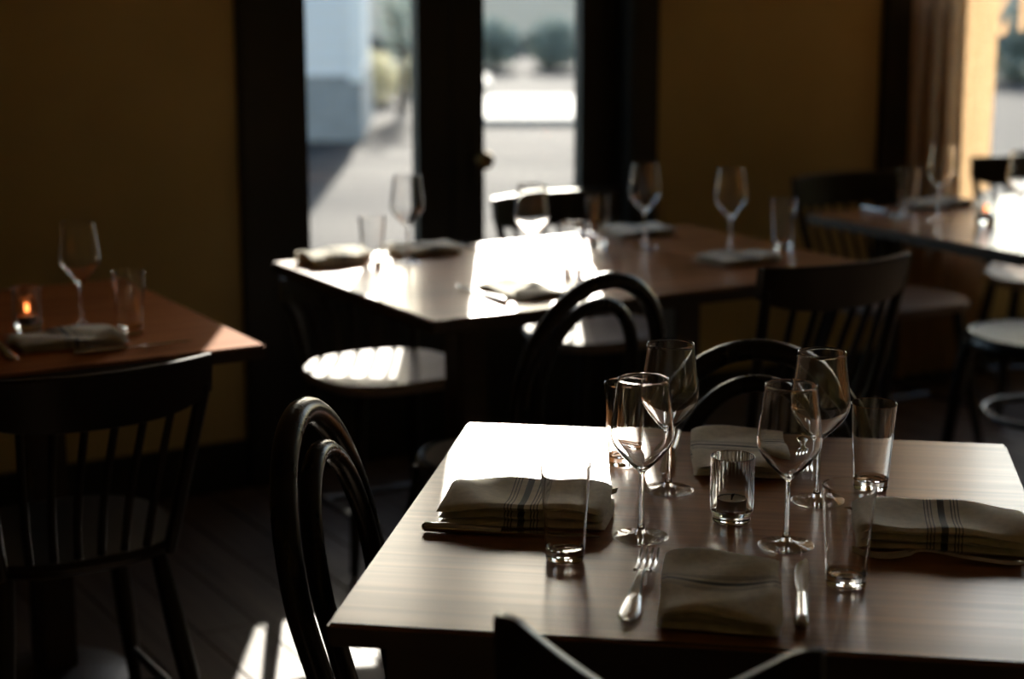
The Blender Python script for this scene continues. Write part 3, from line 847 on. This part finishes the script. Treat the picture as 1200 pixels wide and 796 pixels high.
# ---------------------------------------------------------------- cutlery (long axis +Y, handle end at the origin side)
def make_knife(label):
    t = thing('table_knife', label, 'knife', group='table knives')
    hp = [(0, -0.115, 0.0062), (0, -0.111, 0.0064), (0, -0.09, 0.0064), (0, -0.05, 0.0058), (0, -0.02, 0.0052), (0, -0.012, 0.0052)]
    obj('handle', tube(hp, [0.003, 0.0060, 0.0062, 0.0054, 0.0046, 0.0042], 14, flat=1.35), M['steel'], t)
    bm = BM(); A = []
    prof = [(-0.013, 0.0045, -0.0035), (0.0, 0.0065, -0.0055), (0.03, 0.0085, -0.0080), (0.07, 0.0092, -0.0085), (0.098, 0.0088, -0.0060), (0.110, 0.0070, 0.001), (0.115, 0.0045, 0.003)]
    for y_, xr, xl in prof:
        A.append([bm.verts.new(v) for v in ((xl, y_, 0.0052), ((xl + xr) / 2, y_, 0.0062), (xr, y_, 0.0064), (xr, y_, 0.0046), ((xl + xr) / 2, y_, 0.0044))])
    for a, b in zip(A, A[1:]):
        for q in range(5): bm.faces.new((a[q], a[(q + 1) % 5], b[(q + 1) % 5], b[q]))
    bm.faces.new(A[0][::-1]); bm.faces.new(A[-1])
    bmesh.ops.recalc_face_normals(bm, faces=bm.faces[:])
    obj('blade', bm, M['steel'], t)
    return t

def make_fork(label):
    t = thing('dinner_fork', label, 'fork', group='dinner forks')
    bm = BM()
    hp = spline([(0, -0.105, 0.0045), (0, -0.085, 0.0050), (0, -0.04, 0.0085), (0, 0.0, 0.0135), (0, 0.02, 0.0135), (0, 0.032, 0.0085)], 4)
    wd = spline([(0.004,), (0.0105,), (0.0070,), (0.0040,), (0.0042,), (0.0105,)], 4)
    A = []
    for (x_, y_, z_), (w_,) in zip(hp, wd):
        A.append([bm.verts.new(v) for v in ((-w_, y_, z_ - 0.0012), (-w_ * 0.6, y_, z_ + 0.0012), (w_ * 0.6, y_, z_ + 0.0012), (w_, y_, z_ - 0.0012), (0, y_, z_ - 0.0020))])
    for a, b in zip(A, A[1:]):
        for q in range(5): bm.faces.new((a[q], a[(q + 1) % 5], b[(q + 1) % 5], b[q]))
    bm.faces.new(A[0][::-1]); bm.faces.new(A[-1])
    bmesh.ops.recalc_face_normals(bm, faces=bm.faces[:])
    obj('handle', bm, M['steel'], t)
    for k_ in range(4):
        x_ = -0.0090 + 0.0060 * k_
        obj('tine', tube(spline([(x_ * 0.9, 0.030, 0.0090), (x_, 0.050, 0.0045), (x_ * 1.02, 0.075, 0.0042), (x_ * 0.98, 0.098, 0.0110)], 3), [0.0019] * 6 + [0.0016] * 3 + [0.0010], 8), M['steel'], t)
    return t
kn = make_knife('table knife at the left napkin, handle end shining on the table')
kn.location = (*t1(0.155, 0.335), ZT); kn.rotation_euler = (0, 0, A1 - PI / 2)
def KN(p, rz, label): return dup(kn, (p[0], p[1], ZT), rz, label)
fk = make_fork('fork lying left of the front napkin, tines towards the wine glass')
fk.location = (*t1(0.333, 0.165), ZT); fk.rotation_euler = (0, 0, A1 - R(2)); fk.scale = (1.15,) * 3
def FK(p, rz, label): return dup(fk, (p[0], p[1], ZT), rz, label)
KN(t1(0.520, 0.170), A1, 'knife right of the front napkin, before the right wine glass')
FK(t1(0.175, 0.515), A1 - PI / 2, 'fork behind the left-hand napkin, tines showing past the tumbler')
KN(t1(0.330, 0.740), A1 + PI, 'knife at the back edge left of the rear napkin')
FK(t1(0.680, 0.315), A1 + PI / 2, 'fork along the near side of the right-hand napkin')
FK(t1(0.525, 0.745), A1 + PI, 'fork at the back edge, behind the right wine glasses')
KN(t1(0.690, 0.495), A1 + PI / 2, 'knife on the far side of the right-hand napkin')
KN(tl(T2, 0.215, 0.19), PHI, 'knife shining at the left of the sunlit napkin')
KN(tl(T2, 0.50, 0.70), PHI, 'knife right of the napkin before the left door pane')
KN(tl(T2, 0.855, 0.70), PHI + PI, 'knife left of the napkin beside the crest rail')
FK(tl(T3, 0.772, 0.20), PHI, 'fork at the left edge of the left-hand dark table')
KN(tl(T3, 0.99, 0.085), PHI - PI / 2, 'knife below the tumbler on the dark left-hand table')
KN(tl(T4, 0.195, 0.695), PHI + PI, 'knife in shadow left of the curtain-side napkin')
